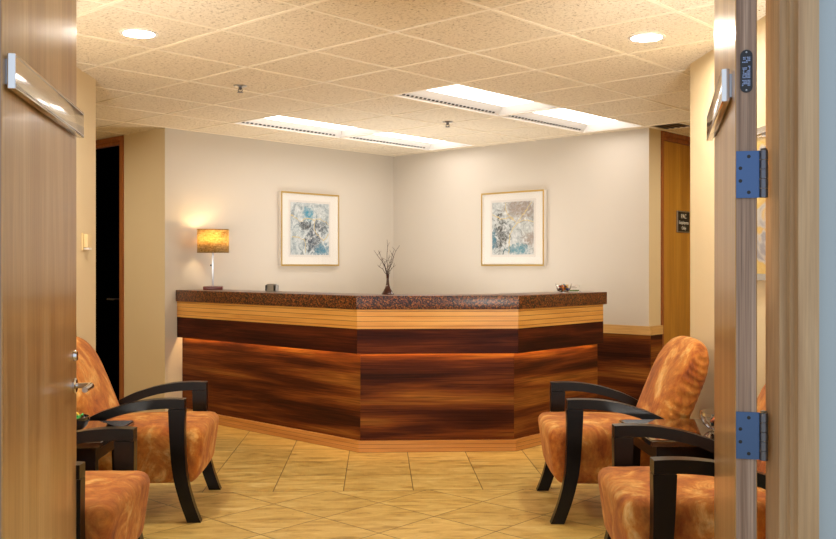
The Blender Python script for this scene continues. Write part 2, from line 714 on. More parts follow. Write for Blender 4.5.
def text_mesh(name, body, size, mat, parent, mtx, align='CENTER', sx=1.0):
    cu = bpy.data.curves.new(name, 'FONT')
    cu.body = body
    cu.size = size
    cu.extrude = .0006
    cu.align_x = align
    cu.align_y = 'CENTER'
    to = bpy.data.objects.new(name, cu)
    C.objects.link(to)
    dg = bpy.context.evaluated_depsgraph_get()
    me = bpy.data.meshes.new_from_object(to.evaluated_get(dg))
    bpy.data.objects.remove(to, do_unlink=True)
    me.transform(mtx @ Matrix.Diagonal((sx, 1, 1, 1)))
    me.materials.clear()
    me.materials.append(mat)
    me.name = name
    o = bpy.data.objects.new(name, me)
    C.objects.link(o)
    o.parent = parent
    return o


# ------------------------------------------------------------------ room shell
struct(prism('floor', [(-5, -3), (5, -3), (5, 11.5), (-5, 11.5)], -.1, 0, M['floor']))
XL, XR = -1.783, 1.82            # vestibule side walls
YL, YR = 5.902, 5.30             # where they end
KL, KR = 9.744, 10.08            # back walls: y-x=KL and y+x=KR
corner = ((KR - KL) / 2, (KR + KL) / 2)
PL = (-1.815, KL - 1.815)        # free end of the left back wall
PR = (2.311, KR - 2.311)         # free end of the right back wall
H = CE + .06
TW = .12


def wall(name, a, b, out, mat, z0=0, z1=None, th=TW):
    """a->b face line in plan, out = unit vector away from the room."""
    o = (out[0] * th, out[1] * th)
    pts = [a, b, (b[0] + o[0], b[1] + o[1]), (a[0] + o[0], a[1] + o[1])]
    ar = sum(pts[i][0] * pts[(i + 1) % 4][1] - pts[(i + 1) % 4][0] * pts[i][1] for i in range(4))
    if ar < 0:
        pts = pts[::-1]
    return struct(prism(name, pts, z0, z1 if z1 else CE, mat))


def along(p, d, s):
    return (p[0] + d[0] * s, p[1] + d[1] * s)


wall('wall_left', (XL, 2.30), (XL, YL), (-1, 0), M['wall_warm'])
wall('wall_hall_left', (XL - TW, YL), (-4.2, YL), (0, -1), M['wall_warm'])
wall('wall_right', (XR, 2.30), (XR, YR), (1, 0), M['wall_warm'])
wall('wall_hall_right', (XR + TW, YR), (4.2, YR), (0, -1), M['wall_warm'])
for o_, en in ((wall('wall_back_left', PL, corner, (-R2, R2), M['wall']), Vector((-R2, -R2, 0))),
               (wall('wall_back_right', corner, PR, (R2, R2), M['wall']), Vector((R2, -R2, 0)))):
    o_.data.materials.append(M['wall_warm'])       # the return is painted the hall colour from its corner on
    for p_ in o_.data.polygons:
        if p_.normal.dot(en) > .9:
            p_.material_index = 1
DL, DR = (-R2, R2), (R2, R2)     # directions of the two returns
FL0, FL1, FL2, FL3 = .668, .762, 1.66, 1.75      # left side door: frame, opening, frame
wall('wall_return_left', along(PL, DL, TW), along(PL, DL, FL0), (R2, R2), M['wall_warm'], th=.11)
wall('wall_return_left_far', along(PL, DL, FL3), along(PL, DL, 3.3), (R2, R2), M['wall_warm'], th=.11)
FR0, FR1, FR2, FR3 = .208, .280, 1.20, 1.26
wall('wall_return_right', along(PR, DR, TW), along(PR, DR, FR0), (-R2, R2), M['wall_warm'], th=.11)
wall('wall_return_right_far', along(PR, DR, FR3), along(PR, DR, 2.65), (-R2, R2), M['wall_warm'], th=.11)
wall('wall_far_left', (-4.2, YL - TW), (-4.2, 11.2), (-1, 0), M['wall_warm'])
wall('wall_far_right', (4.2, YR - TW), (4.2, 9.9), (1, 0), M['wall_warm'])

# door wall towards the corridor
YD = 2.27
HD = 2.33
wall('wall_front_right', (1.03, 2.195), (3.6, 2.195), (0, 1), M['outer_wall'], th=.1)
wall('wall_front_left', (-3.6, 2.195), (-.99, 2.195), (0, 1), M['outer_wall'], th=.1)
wall('wall_front_top', (-.99, 2.195), (1.03, 2.195), (0, 1), M['outer_wall'], z0=HD + .045, th=.1)

# stepped oak jambs (profile widens towards the corridor)
jr = [(.982, 2.295), (.982, 2.215), (1.000, 2.215), (1.000, 2.195), (1.009, 2.195), (1.009, 2.171), (1.060, 2.171), (1.060, 2.194), (1.03, 2.195), (1.03, 2.295)]
bm = bmesh.new()
add_prism(bm, jr[::-1], 0, HD + .1)
struct(link_mesh('trim_1', bm, M['frame_oak']))
mid = (.982 - .942) / 2
bm = bmesh.new()
add_prism(bm, [(2 * mid - x, y) for x, y in jr], 0, HD + .1)
struct(link_mesh('trim_2', bm, M['frame_oak']))
struct(box('trim_3', (-.935, 2.211, HD + .003), (.975, 2.295, HD + .045), M['frame_oak']))


def side_frame(name, p, d, out, s0, s1, s2, s3, mat):
    """door frame of a side door as one profile: jamb, head, jamb; returns nothing."""
    bm = bmesh.new()

    def blk(sa, sb, za, zb, o0, o1):
        q = [along(along(p, d, sa), out, o0), along(along(p, d, sb), out, o0), along(along(p, d, sb), out, o1), along(along(p, d, sa), out, o1)]
        ar = sum(q[i][0] * q[(i + 1) % 4][1] - q[(i + 1) % 4][0] * q[i][1] for i in range(4))
        add_prism(bm, q if ar > 0 else q[::-1], za, zb)
    zt = CE - .004
    blk(s0, s0 + (s1 - s0) * .55, 0, zt, -.012, .10)
    blk(s0 + (s1 - s0) * .55, s1, 0, zt - .03, .008, .10)
    blk(s2 + (s3 - s2) * .45, s3, 0, zt, -.012, .10)
    blk(s2, s2 + (s3 - s2) * .45, 0, zt - .03, .008, .10)
    blk(s0 + (s1 - s0) * .55, s2 + (s3 - s2) * .45, zt - .035, zt, -.012, .10)
    blk(s1, s2, zt - .07, zt - .035, .008, .10)
    return struct(link_mesh(name, bm, mat))


side_frame('trim_4', PL, DL, (R2, R2), FL0, FL1, FL2, FL3, M['frame_red'])
side_frame('trim_5', PR, DR, (-R2, R2), FR0, FR1, FR2, FR3, M['frame_red'])

# ------------------------------------------------------------------ ceiling: lay-in tiles on a diagonal grid
S = .6096
OX, OY = -1.2094, 4.1979
TROFF = [(4, 0), (6, 0), (4, 3), (6, 3)]          # 2x1 cells each (i, j)
lit = {(i + a, j) for i, j in TROFF for a in (0, 1)}


def gp(i, j):
    return (OX + (i - j) * S * R2, OY + (i + j) * S * R2)


bm = bmesh.new()
cells = []
for i in range(-14, 18):
    for j in range(-14, 18):
        cx, cy = gp(i + .5, j + .5)
        if -4.9 < cx < 4.9 and 2.35 < cy < 11.2 and (i, j) not in lit:
            g = .006
            q = [gp(i, j), gp(i + 1, j), gp(i + 1, j + 1), gp(i, j + 1)]
            a = [bm.verts.new((x, y, CE)) for x, y in q]
            b = [bm.verts.new((x, y, CE + .015)) for x, y in q]
            bm.faces.new(a[::-1])
            bm.faces.new(b)
            for k in range(4):
                bm.faces.new((a[k], a[(k + 1) % 4], b[(k + 1) % 4], b[k]))
struct(link_mesh('ceiling', bm, M['ceil']))
# soffit strip closing the zig-zag edge above the door wall
struct(box('trim_6', (-4.9, 2.0, CE + .016), (4.9, 2.9, CE + .06), M['outer_wall']))


def clip_line(p, d, y0=2.32, y1=11.0, x=4.6):
    t0, t1 = -30, 30
    for a, da, lo, hi in ((p[0], d[0], -x, x), (p[1], d[1], y0, y1)):
        u, v = (lo - a) / da, (hi - a) / da
        t0, t1 = max(t0, min(u, v)), min(t1, max(u, v))
    return t0, t1


bm = bmesh.new()
hw = .0085
for fam in (0, 1):
    d = (R2, R2) if fam == 0 else (-R2, R2)
    nrm = (-d[1], d[0])
    for k in range(-14, 18):
        p = gp(0, k) if fam == 0 else gp(k, 0)
        t0, t1 = clip_line(p, d)
        if t1 - t0 < .3:
            continue
        spans = [(t0, t1)]
        # the twin fixtures share no bar at mid length of a cell pair
        if fam == 1:
            for (i, j) in TROFF:
                if k == i + 1:
                    c0, c1 = j * S, (j + 1) * S
                    ns = []
                    for a, b in spans:
                        ns += [(a, min(b, c0)), (max(a, c1), b)]
                    spans = [q for q in ns if q[1] - q[0] > .01]
        for a, b in spans:
            pa, pb = along(p, d, a), along(p, d, b)
            q = [along(pa, nrm, -hw), along(pb, nrm, -hw), along(pb, nrm, hw), along(pa, nrm, hw)]
            ar = sum(q[i][0] * q[(i + 1) % 4][1] - q[(i + 1) % 4][0] * q[i][1] for i in range(4))
            add_prism(bm, q if ar > 0 else q[::-1], CE - (.004 if fam else .0042), CE + .002)
g = link_mesh('ceiling_grid', bm, M['tbar'])
struct(g)

# ------------------------------------------------------------------ ceiling fixtures
def troffer(label):
    t = thing('ceiling_light', label, 'ceiling light', group='recessed fluorescent ceiling lights')
    L, W, D = S, S / 2, .062
    # flange
    bm = bmesh.new()
    fl = .010
    add_box(bm, (-L + .009, -W + .009, -.004), (L - .009, -W + fl + .009, .003))
    add_box(bm, (-L + .009, W - fl - .009, -.004), (L - .009, W - .009, .003))
    add_box(bm, (-L + .009, -W + fl + .009, -.004), (-L + .009 + fl, W - fl - .009, .003))
    add_box(bm, (L - .009 - fl, -W + fl + .009, -.004), (L - .009, W - fl - .009, .003))
    link_mesh('frame', bm, M['white'], t)
    x0, y0 = L - .027, W - .027
    x1, y1 = L - .075, W - .105
    bm = bmesh.new()
    lo = [bm.verts.new((sx * x0, sy * y0, .003)) for sx, sy in ((-1, -1), (1, -1), (1, 1), (-1, 1))]
    hi = [bm.verts.new((sx * x1, sy * y1, D)) for sx, sy in ((-1, -1), (1, -1), (1, 1), (-1, 1))]
    ot = [bm.verts.new((sx * (L - .01), sy * (W - .01), .1)) for sx, sy in ((-1, -1), (1, -1), (1, 1), (-1, 1))]
    ol = [bm.verts.new((sx * (L - .01), sy * (W - .01), .003)) for sx, sy in ((-1, -1), (1, -1), (1, 1), (-1, 1))]
    for k in range(4):
        j = (k + 1) % 4
        bm.faces.new((lo[k], lo[j], hi[j], hi[k]))
        bm.faces.new((ol[k], ot[k], ot[j], ol[j]))
        bm.faces.new((lo[k], ol[k], ol[j], lo[j]))
    bm.faces.new(ot)
    bm.faces.new(hi)
    link_mesh('reflector', bm, M['reflector'], t)
    bm = bmesh.new()
    add_box(bm, (-x1 + .002, -y1 + .002, D - .006), (x1 - .002, y1 - .002, D - .002))
    link_mesh('diffuser', bm, M['lens'], t)
    # a row of slots along the foot of each long reflector
    for s in (-1, 1):
        bm = bmesh.new()
        x = -x0 + .05
        while x < x0 - .06:
            f0, f1 = .09, .24
            vv = []
            for px_, f in ((x, f0), (x + .026, f0), (x + .026, f1), (x, f1)):
                vv.append(bm.verts.new((px_, s * (y0 + (y1 - y0) * f - .003), .003 + (D - .003) * f - .0024)))
            bm.faces.new(vv)
            x += .044
        bmesh.ops.solidify(bm, geom=bm.faces[:], thickness=.0006)
        link_mesh('slot_row', bm, M['black'], t)
    return t


tl_labels = ['white recessed ceiling light, nearest the vase side of the front pair over the counter',
             'white recessed ceiling light of the front pair, at its right end by the right wall',
             'white recessed ceiling light of the rear pair, at its left end near the lamp wall',
             'white recessed ceiling light of the rear pair, right end at the back corner']
tl_labels[0] = 'white recessed ceiling light at the left end of the front pair'
t0 = troffer(tl_labels[0])
for n, (i, j) in enumerate(TROFF):
    c = gp(i + 1, j + .5)
    if n == 0:
        t0.location = (c[0], c[1], CE)
        t0.rotation_euler = (0, 0, PI / 4)
    else:
        dup(t0, (c[0], c[1], CE), PI / 4, tl_labels[n])


def downlight(label, x, y):
    t = thing('recessed_downlight', label, 'downlight', (x, y, CE), group='round recessed downlights')
    lathe('trim_ring', [(.076, -.001), (.094, -.001), (.094, -.006), (.086, -.009), (.076, -.006), (.076, -.001)], M['white'], t, 40)
    lathe('lens', [(0, -.004), (.0755, -.004), (.0755, -.001), (0, -.001)], M['can_lens'], t, 40)
    return t


dl = downlight('round bright downlight in the ceiling above the left chair', -1.208, 4.713)
dup(dl, (1.38, 4.682, CE), 0, 'round bright downlight in the ceiling above the right chair')


def sprinkler(label, x, y):
    t = thing('fire_sprinkler', label, 'sprinkler', (x, y, CE), group='ceiling sprinklers')
    lathe('escutcheon', [(0, -.0005), (.044, -.0005), (.041, -.006), (.014, -.012), (0, -.012)], M['steel'], t, 24)
    lathe('nozzle', [(0, -.0095), (.011, -.0095), (.011, -.022), (.006, -.024), (.006, -.03), (0, -.03)], M['dark_steel'], t, 16)
    bm = bmesh.new()
    for s in (-1, 1):
        add_tube(bm, [(s * .009, 0, -.02), (s * .014, 0, -.032), (s * .003, 0, -.044)], .0028, 6)
    link_mesh('yoke', bm, M['dark_steel'], t)
    lathe('deflector', [(0, -.043), (.019, -.043), (.019, -.046), (0, -.046)], M['dark_steel'], t, 16)
    return t


sp = sprinkler('small steel sprinkler in the ceiling left of the lights, above the lamp', -.90, 6.06)
dup(sp, (.567, 7.50, CE), 0, 'small steel sprinkler in the ceiling between the two light rows')

# air vent in the recess by the right side door
v = thing('ceiling_vent', 'dark slotted air vent in the ceiling by the right side door', 'vent', (2.46, 7.63, CE), PI / 4)
bm = bmesh.new()
for a, b in (((-.15, -.15), (.15, -.13)), ((-.15, .13), (.15, .15)), ((-.15, -.13), (-.13, .13)), ((.13, -.13), (.15, .13))):
    add_box(bm, (a[0], a[1], -.008), (b[0], b[1], -.0065 + .006))
link_mesh('frame', bm, M['tbar'], v)
box('backing', (-.13, -.13, -.0015), (.13, .13, -.0005), M['black'], v)
for k in range(5):
    box('slat', (-.13, -.115 + k * .052, -.0065), (.13, -.098 + k * .052, -.002), M['dark_steel'], v)

# ------------------------------------------------------------------ double doors
LEAF, THK = .925, .052


def leaf(name, hinge, ang, sgn):
    """leaf local: x along leaf from hinge to free edge, visible face at y=0, thickness to -sgn*y."""
    bm = bmesh.new()
    y0, y1 = (0, sgn * THK)
    add_box(bm, (.002, min(y0, y1), .008), (LEAF, max(y0, y1), HD - .004))
    for f in bm.faces:
        f.material_index = 1 if abs(f.normal.x) > .5 else 0
    bm.normal_update()
    for f in bm.faces:
        c = f.calc_center_median()
        if c.x < .01 or c.x > LEAF - .01:
            f.material_index = 1
    bmesh.ops.bevel(bm, geom=bm.edges[:], offset=.002, segments=1, affect='EDGES')
    o = link_mesh(name, bm, mats=[M['door_oak'], M['door_edge']])
    o.location = (hinge[0], hinge[1], 0)
    o.rotation_euler = (0, 0, ang)
    return struct(o)


def name_plate(parent, face, z0, z1, x0, x1):
    """chrome bar standing off the visible face; face=+1/-1 is the outward y direction"""
    y0, y1 = sorted((face * .006, face * .026))
    o = box('push_plate', (x0, y0, z0), (x1, y1, z1), M['chrome'], parent, .0015)
    y0, y1 = sorted((face * .0002, face * .0065))
    box('mounting_strip', (x0 + .01, y0, z0 + .012), (x1 - .01, y1, z1 - .012), M['steel'], o)
    bm = bmesh.new()
    for zz in (z0 + .006, z1 - .008):
        y0, y1 = sorted((face * .0255, face * .0272))
        add_box(bm, (x0 + .003, y0, zz), (x1 - .003, y1, zz + .002))
    link_mesh('bead', bm, M['steel'], o)
    return o


ANG_L = PI / 2 + math.radians(7.3)
d1 = leaf('door_1', (-.910, YD), ANG_L, 1)       # visible face looks to the right: local -y
name_plate(d1, -1, 1.742, 1.828, .022, LEAF - .01)


def mark(o, label):
    o['label'] = label
    return o


# lever handle and cylinder on the left leaf, near its free edge
rs = lathe('rose', [(0, 0), (.026, 0), (.026, .006), (.022, .01), (0, .01)], M['chrome'], d1, 28)
rs.name = 'door_handle'
rs.location = (LEAF - .052, -.0005, .905)
rs.rotation_euler = (PI / 2, 0, 0)
# lever as sub-part (local z = outwards)
bm = bmesh.new()
add_tube(bm, [(0, 0, .008), (0, 0, .045), (-.004, 0, .054), (-.014, 0, .058), (-.06, 0, .058), (-.115, 0, .056)], [.0095, .0095, .0105, .0105, .010, .0095], 14)
link_mesh('lever', bm, M['chrome'], rs, True, auto=50)
cy_ = lathe('lock_cylinder', [(0, 0), (.019, 0), (.019, .006), (.016, .012), (.008, .013), (0, .013)], M['chrome'], d1, 28)
cy_.location = (LEAF - .052, -.0005, 1.005)
cy_.rotation_euler = (PI / 2, 0, 0)

ANG_R = PI / 2 - math.radians(17.2)
HP = (.900, 2.285)
d2 = leaf('door_2', HP, ANG_R, -1)
name_plate(d2, 1, 1.742, 1.828, .11, LEAF - .01)


def hinge(z, hn):
    """butt hinge on the hinge edge of door_2 (local x=0 plane), barrel beyond the far face"""
    bm = bmesh.new()
    add_box(bm, (-.0022, -.0575, z - .059), (.0018, -.0015, z + .059))
    h = link_mesh('hinge', bm, M['hinge'], d2)
    for k in range(5):
        z0 = z - .059 + k * .0238
        lathe('knuckle', [(0, 0), (.0105, 0), (.0105, .0224), (0, .0224)], M['dark_steel'], h, 18, (-.0035, -.067, z0))
    lathe('pin_tip', [(0, 0), (.0075, 0), (.0085, .003), (0, .005)], M['dark_steel'], h, 16, (-.0035, -.067, z + .0604))
    for yy, zz in ((-.032, .045), (-.012, .016), (-.012, -.016), (-.032, -.045)):
        s = lathe('screw', [(0, -.0007), (.0042, -.0007), (.0046, 0), (0, .0012)], M['black'], h, 12)
        s.location = (-.0023, yy, z + zz)
        s.rotation_euler = (0, -PI / 2, 0)
    return h


for z in (1.537, .881):
    hinge(z, 'hinge')

# fire-rating label riveted on the hinge edge
bm = bmesh.new()
zc, hh, ww = 1.797, .054, .0145
outl = [(ww * math.cos(a), hh - ww + ww * math.sin(a)) for a in [PI * k / 12 for k in range(13)]] + [(-ww * math.cos(a), -(hh - ww) - ww * math.sin(a)) for a in [PI * k / 12 for k in range(13)]]
va = [bm.verts.new((.0016, -.0265 + y, zc + z)) for y, z in outl]
vb = [bm.verts.new((.0001, -.0265 + y, zc + z)) for y, z in outl]
bm.faces.new(va)
bm.faces.new(vb[::-1])
for k in range(len(va)):
    q = (k + 1) % len(va)
    bm.faces.new((va[k], vb[k], vb[q], va[q]))
lab = link_mesh('rating_label', bm, M['label_black'], d2)
mark(lab, 'black oblong label with pale print and two rivets')
bm = bmesh.new()
rr = random.Random(3)
for row, (za, zb, h_) in enumerate([(.036, .020, .004), (.013, -.018, .0035), (-.022, -.037, .004)]):
    z = za
    while z > zb:
        y = -.009
        while y < .008:
            wd = rr.uniform(.0012, .0034)
            if rr.random() < .78:
                add_box(bm, (-.0002, -.0265 + y, zc + z - h_ * .7), (.0002, -.0265 + y + wd, zc + z))
            y += wd + .0009
        z -= h_
link_mesh('print', bm, M['label_print'], lab)
for zz in (.0475, -.0475):
    s = lathe('rivet', [(0, 0), (.0024, 0), (.0018, .001), (0, .0014)], M['steel'], lab, 12)
    s.location = (0, -.0265, zc + zz)
    s.rotation_euler = (0, -PI / 2, 0)

# ------------------------------------------------------------------ side doors
def plan_box(name, p, d, out, s0, s1, o0, o1, z0, z1, mat, parent=None, uv=0):
    q = [along(along(p, d, s0), out, o0), along(along(p, d, s1), out, o0), along(along(p, d, s1), out, o1), along(along(p, d, s0), out, o1)]
    ar = sum(q[i][0] * q[(i + 1) % 4][1] - q[(i + 1) % 4][0] * q[i][1] for i in range(4))
    return prism(name, q if ar > 0 else q[::-1], z0, z1, mat, parent, uv)


OL, OR = (R2, R2), (-R2, R2)     # outward normals of left / right returns
d3 = struct(plan_box('door_3', PL, DL, OL, FL1 + .003, FL2 - .003, .045, .085, .008, CE - .077, M['door_black']))
p = along(along(PL, DL, FL1 + .065), OL, .045)
bm = bmesh.new()
q0 = Vector((p[0], p[1], 1.0))
nn = Vector((-R2, -R2, 0))
add_tube(bm, [q0 + nn * .0005, q0 + nn * .05, q0 + nn * .055 + Vector((-.08, .08, 0))], .009, 10)
link_mesh('door_handle', bm, M['dark_steel'], d3, True, auto=50)
d4 = struct(plan_box('door_4', PR, DR, OR, FR1 + .003, FR2 - .003, .02, .06, .008, CE - .077, M['door_gold']))
# sign on the right side door
sc = .655
pc = along(along(PR, DR, sc), OR, .02)
nrm = Vector((R2, -R2, 0))
xax = Vector((R2, R2, 0))
mtx = Matrix.Translation(Vector((pc[0], pc[1], 1.705))) @ Matrix((xax, Vector((0, 0, 1)), nrm)).transposed().to_4x4()
bm = bmesh.new()
add_box(bm, (-.12, -.098, .0008), (.12, .098, .012))
bmesh.ops.bevel(bm, geom=bm.edges[:], offset=.003, segments=1, affect='EDGES')
bm.transform(mtx)
sg = link_mesh('room_sign', bm, M['steel'], d4)
mark(sg, 'small black sign with white lettering in a silver rim')
bm = bmesh.new()
add_box(bm, (-.104, -.088, .0115), (.114, .088, .0132))
bm.transform(mtx)
link_mesh('sign_face', bm, M['sign_black'], sg)
for body, yy, sz in (('PAC', .047, .056), ('Employees', -.008, .043), ('Only', -.058, .043)):
    text_mesh('sign_lettering', body, sz, M['sign_text'], sg, mtx @ Matrix.Translation((0, yy, .0138)), sx=1.0)

# ------------------------------------------------------------------ wainscot on the right back wall
wr = (R2, -R2)   # direction corner -> PR
Lr = (Vector(PR) - Vector(corner)).length
plan_o = (-R2, -R2)
s0 = Lr - 1.35
struct(plan_box('trim_7', corner, wr, plan_o, s0, Lr + .018, .001, .018, 0, .712, M['dark_wood'], uv=4.3))
struct(plan_box('trim_8', corner, wr, plan_o, s0, Lr + .024, .001, .026, .714, .79, M['oak_cap'], uv=1.3))
struct(plan_box('trim_9', PR, DR, (R2, -R2), 0, FR0 - .002, .001, .018, 0, .712, M['dark_wood'], uv=9.1))
struct(plan_box('trim_10', PR, DR, (R2, -R2), 0, FR0 - .002, .001, .026, .714, .79, M['oak_cap'], uv=2.2))

# ------------------------------------------------------------------ reception desk
TL_, TR_ = Vector((-.136, 6.452)), Vector((.972, 6.452))
desk = thing('reception_desk', 'angled reception desk of dark veneer with golden oak bands and brown granite top', 'reception desk', (.418, 6.9, 0))
org = Vector((.418, 6.9))
dirs = [Vector((R2, -R2)), Vector((1, 0)), Vector((R2, R2))]      # travel left end -> right end
nors = [Vector((-R2, -R2)), Vector((0, -1)), Vector((R2, -R2))]   # outward (towards the visitor)
SLEFT = (KL - (TL_.y - TL_.x)) * R2 - .004
t8 = math.tan(PI / 8)


def poly(off, lex=0.0, rex=0.0):
    a = TL_ + Vector((-t8, -1)) * off
    b = TR_ + Vector((t8, -1)) * off
    l0 = TL_ + Vector((-R2, R2)) * (SLEFT + lex) + nors[0] * off
    r0 = TR_ + dirs[2] * (1.12 + rex) + nors[2] * off
    return [l0, a, b, r0]


def facet(name, k, off, th, z0, z1, mat, lex=0, rex=0, uv=0.0):
    f, b = poly(off, lex, rex), poly(off - th, lex, rex)
    q = [f[k] - org, f[k + 1] - org, b[k + 1] - org, b[k] - org]
    return prism(name, [tuple(v) for v in q], z0, z1, mat, desk, uv)


for k in range(3):
    facet('lower_panel', k, -.027, .25, .079, .866, M['dark_wood'], uv=[0.3, 5.1, 11.9][k])
    facet('upper_panel', k, .026, .018, .692, .866, M['dark_fascia'], rex=.0, uv=[2.3, 7.7, 15.2][k])
    facet('oak_band', k, .026, .30, .8665, 1.002, M['oak_band'], uv=[1.1, 3.3, 6.2][k])


def ring(name, off, th, z0, z1, mat, lex=0, rex=0, bevel=0):
    f, b = poly(off, lex, rex), poly(off - th, lex, rex)
    q = [tuple(v - org) for v in f] + [tuple(v - org) for v in b[::-1]]
    return prism(name, q, z0, z1, mat, desk, 0, bevel)


ring('countertop', .040, .38, 1.0025, 1.0985, M['granite'], rex=.035, bevel=.004)
ring('base_trim', 0, .03, 0, .0785, M['oak_trim'])
ring('plinth', -.031, .24, 0.001, .078, M['black'], rex=-.02)
ring('light_strip', -.002, .012, .722, .728, M['led'], lex=-.03, rex=-.05)

# ------------------------------------------------------------------ pictures on the back walls
def picture(label, s_c, wall_k, zc, w_, h_, art_m, aw, ah, ay):
    """local: x along wall, y=0 at wall with -y into the room, z up"""
    if wall_k == 'L':
        loc = Vector(PL) + Vector((R2, R2)) * s_c
        rz = PI / 4
    elif wall_k == 'R':
        loc = Vector(corner) + Vector((R2, -R2)) * s_c
        rz = -PI / 4
    t = thing('framed_picture', label, 'picture', (loc.x, loc.y, zc - h_ / 2), rz, 'framed abstract prints on the back walls')
    D = .045
    fw = .016
    # frame: gold face, pale sides
    bm = bmesh.new()
    for lo, hi in (((-w_ / 2, 0), (w_ / 2, fw)), ((-w_ / 2, h_ - fw), (w_ / 2, h_)), ((-w_ / 2, fw), (-w_ / 2 + fw, h_ - fw)), ((w_ / 2 - fw, fw), (w_ / 2, h_ - fw))):
        add_box(bm, (lo[0], -D, lo[1]), (hi[0], -.002, hi[1]))
    bm.normal_update()
    for f in bm.faces:
        c = f.calc_center_median()
        f.material_index = 1
        if abs(f.normal.y) > .5 and c.y < -D / 2 or abs(f.normal.z) > .5 and (c.z < .001):
            f.material_index = 0
    link_mesh('frame', bm, None, t, mats=[M['gold'], M['white']])
    box('mat', (-w_ / 2 + fw, -D + .018, fw), (w_ / 2 - fw, -.004, h_ - fw), M['mat_board'], t)
    # inner fillet line round the print
    cz = h_ / 2 + ay
    bm = bmesh.new()
    e = .022
    add_box(bm, (-aw / 2 - e, -D + .0165, cz - ah / 2 - e), (aw / 2 + e, -D + .0178, cz + ah / 2 + e))
    link_mesh('inner_mat', bm, plain('second_mat_board', '#cfcbc6', .7), t)
    bm = bmesh.new()
    fs = add_prism(bm, [(-aw / 2, -D + .0145), (aw / 2, -D + .0145), (aw / 2, -D + .0162), (-aw / 2, -D + .0162)], cz - ah / 2, cz + ah / 2)
    L = bm.loops.layers.uv.verify()
    for f in bm.faces:
        for lp in f.loops:
            lp[L].uv = ((lp.vert.co.x + aw / 2) / aw, (lp.vert.co.z - cz + ah / 2) / ah)
    link_mesh('print', bm, art_m, t)
    box('glass_pane', (-w_ / 2 + fw + .001, -D + .006, fw + .001), (w_ / 2 - fw - .001, -D + .008, h_ - fw - .001), M['pane'], t)
    return t


picture('gold-framed abstract print with a turquoise burst, on the wall beside the lamp', 1.597, 'L', 1.660, .745, .712, M['art_a'], .49, .505, .006)
picture('gold-framed abstract print with a taupe corner, on the wall right of the twig vase', 1.608, 'R', 1.660, .745, .712, M['art_b'], .49, .505, .006)

# large picture on the vestibule wall, seen past the right door
t = thing('framed_picture', 'silver-framed yellow and grey print on the wall behind the right door', 'picture', (XR, 4.0, 1.24), PI / 2 * -1)
w_, h_, D, fw = 1.1, .715, .035, .03
bm = bmesh.new()
for lo, hi in (((-w_ / 2, 0), (w_ / 2, fw)), ((-w_ / 2, h_ - fw), (w_ / 2, h_)), ((-w_ / 2, fw), (-w_ / 2 + fw, h_ - fw)), ((w_ / 2 - fw, fw), (w_ / 2, h_ - fw))):
    add_box(bm, (lo[0], -D, lo[1]), (hi[0], -.002, hi[1]))
link_mesh('frame', bm, M['chrome'], t)
box('print', (-w_ / 2 + fw, -.016, fw), (w_ / 2 - fw, -.005, h_ - fw), M['art_c'], t)
box('glass_pane', (-w_ / 2 + fw + .001, -.024, fw + .001), (w_ / 2 - fw - .001, -.022, h_ - fw - .001), M['pane'], t)

# ------------------------------------------------------------------ wall control on the left wall
t = thing('wall_thermostat', 'small cream thermostat on the left wall beside the black door', 'thermostat', (XL, 5.675, 1.40), PI / 2)
box('wall_plate', (-.055, -.008, 0), (.055, -.0005, .105), M['cream_plastic'], t, .002)
box('cover', (-.04, -.034, .018), (.04, -.0085, .098), M['cream_plastic'], t, .006)
box('dial', (-.03, -.038, .005), (.02, -.0085, .016), M['white'], t, .001)

# ------------------------------------------------------------------ armchairs
CH_G = 'orange armchairs along the side walls'


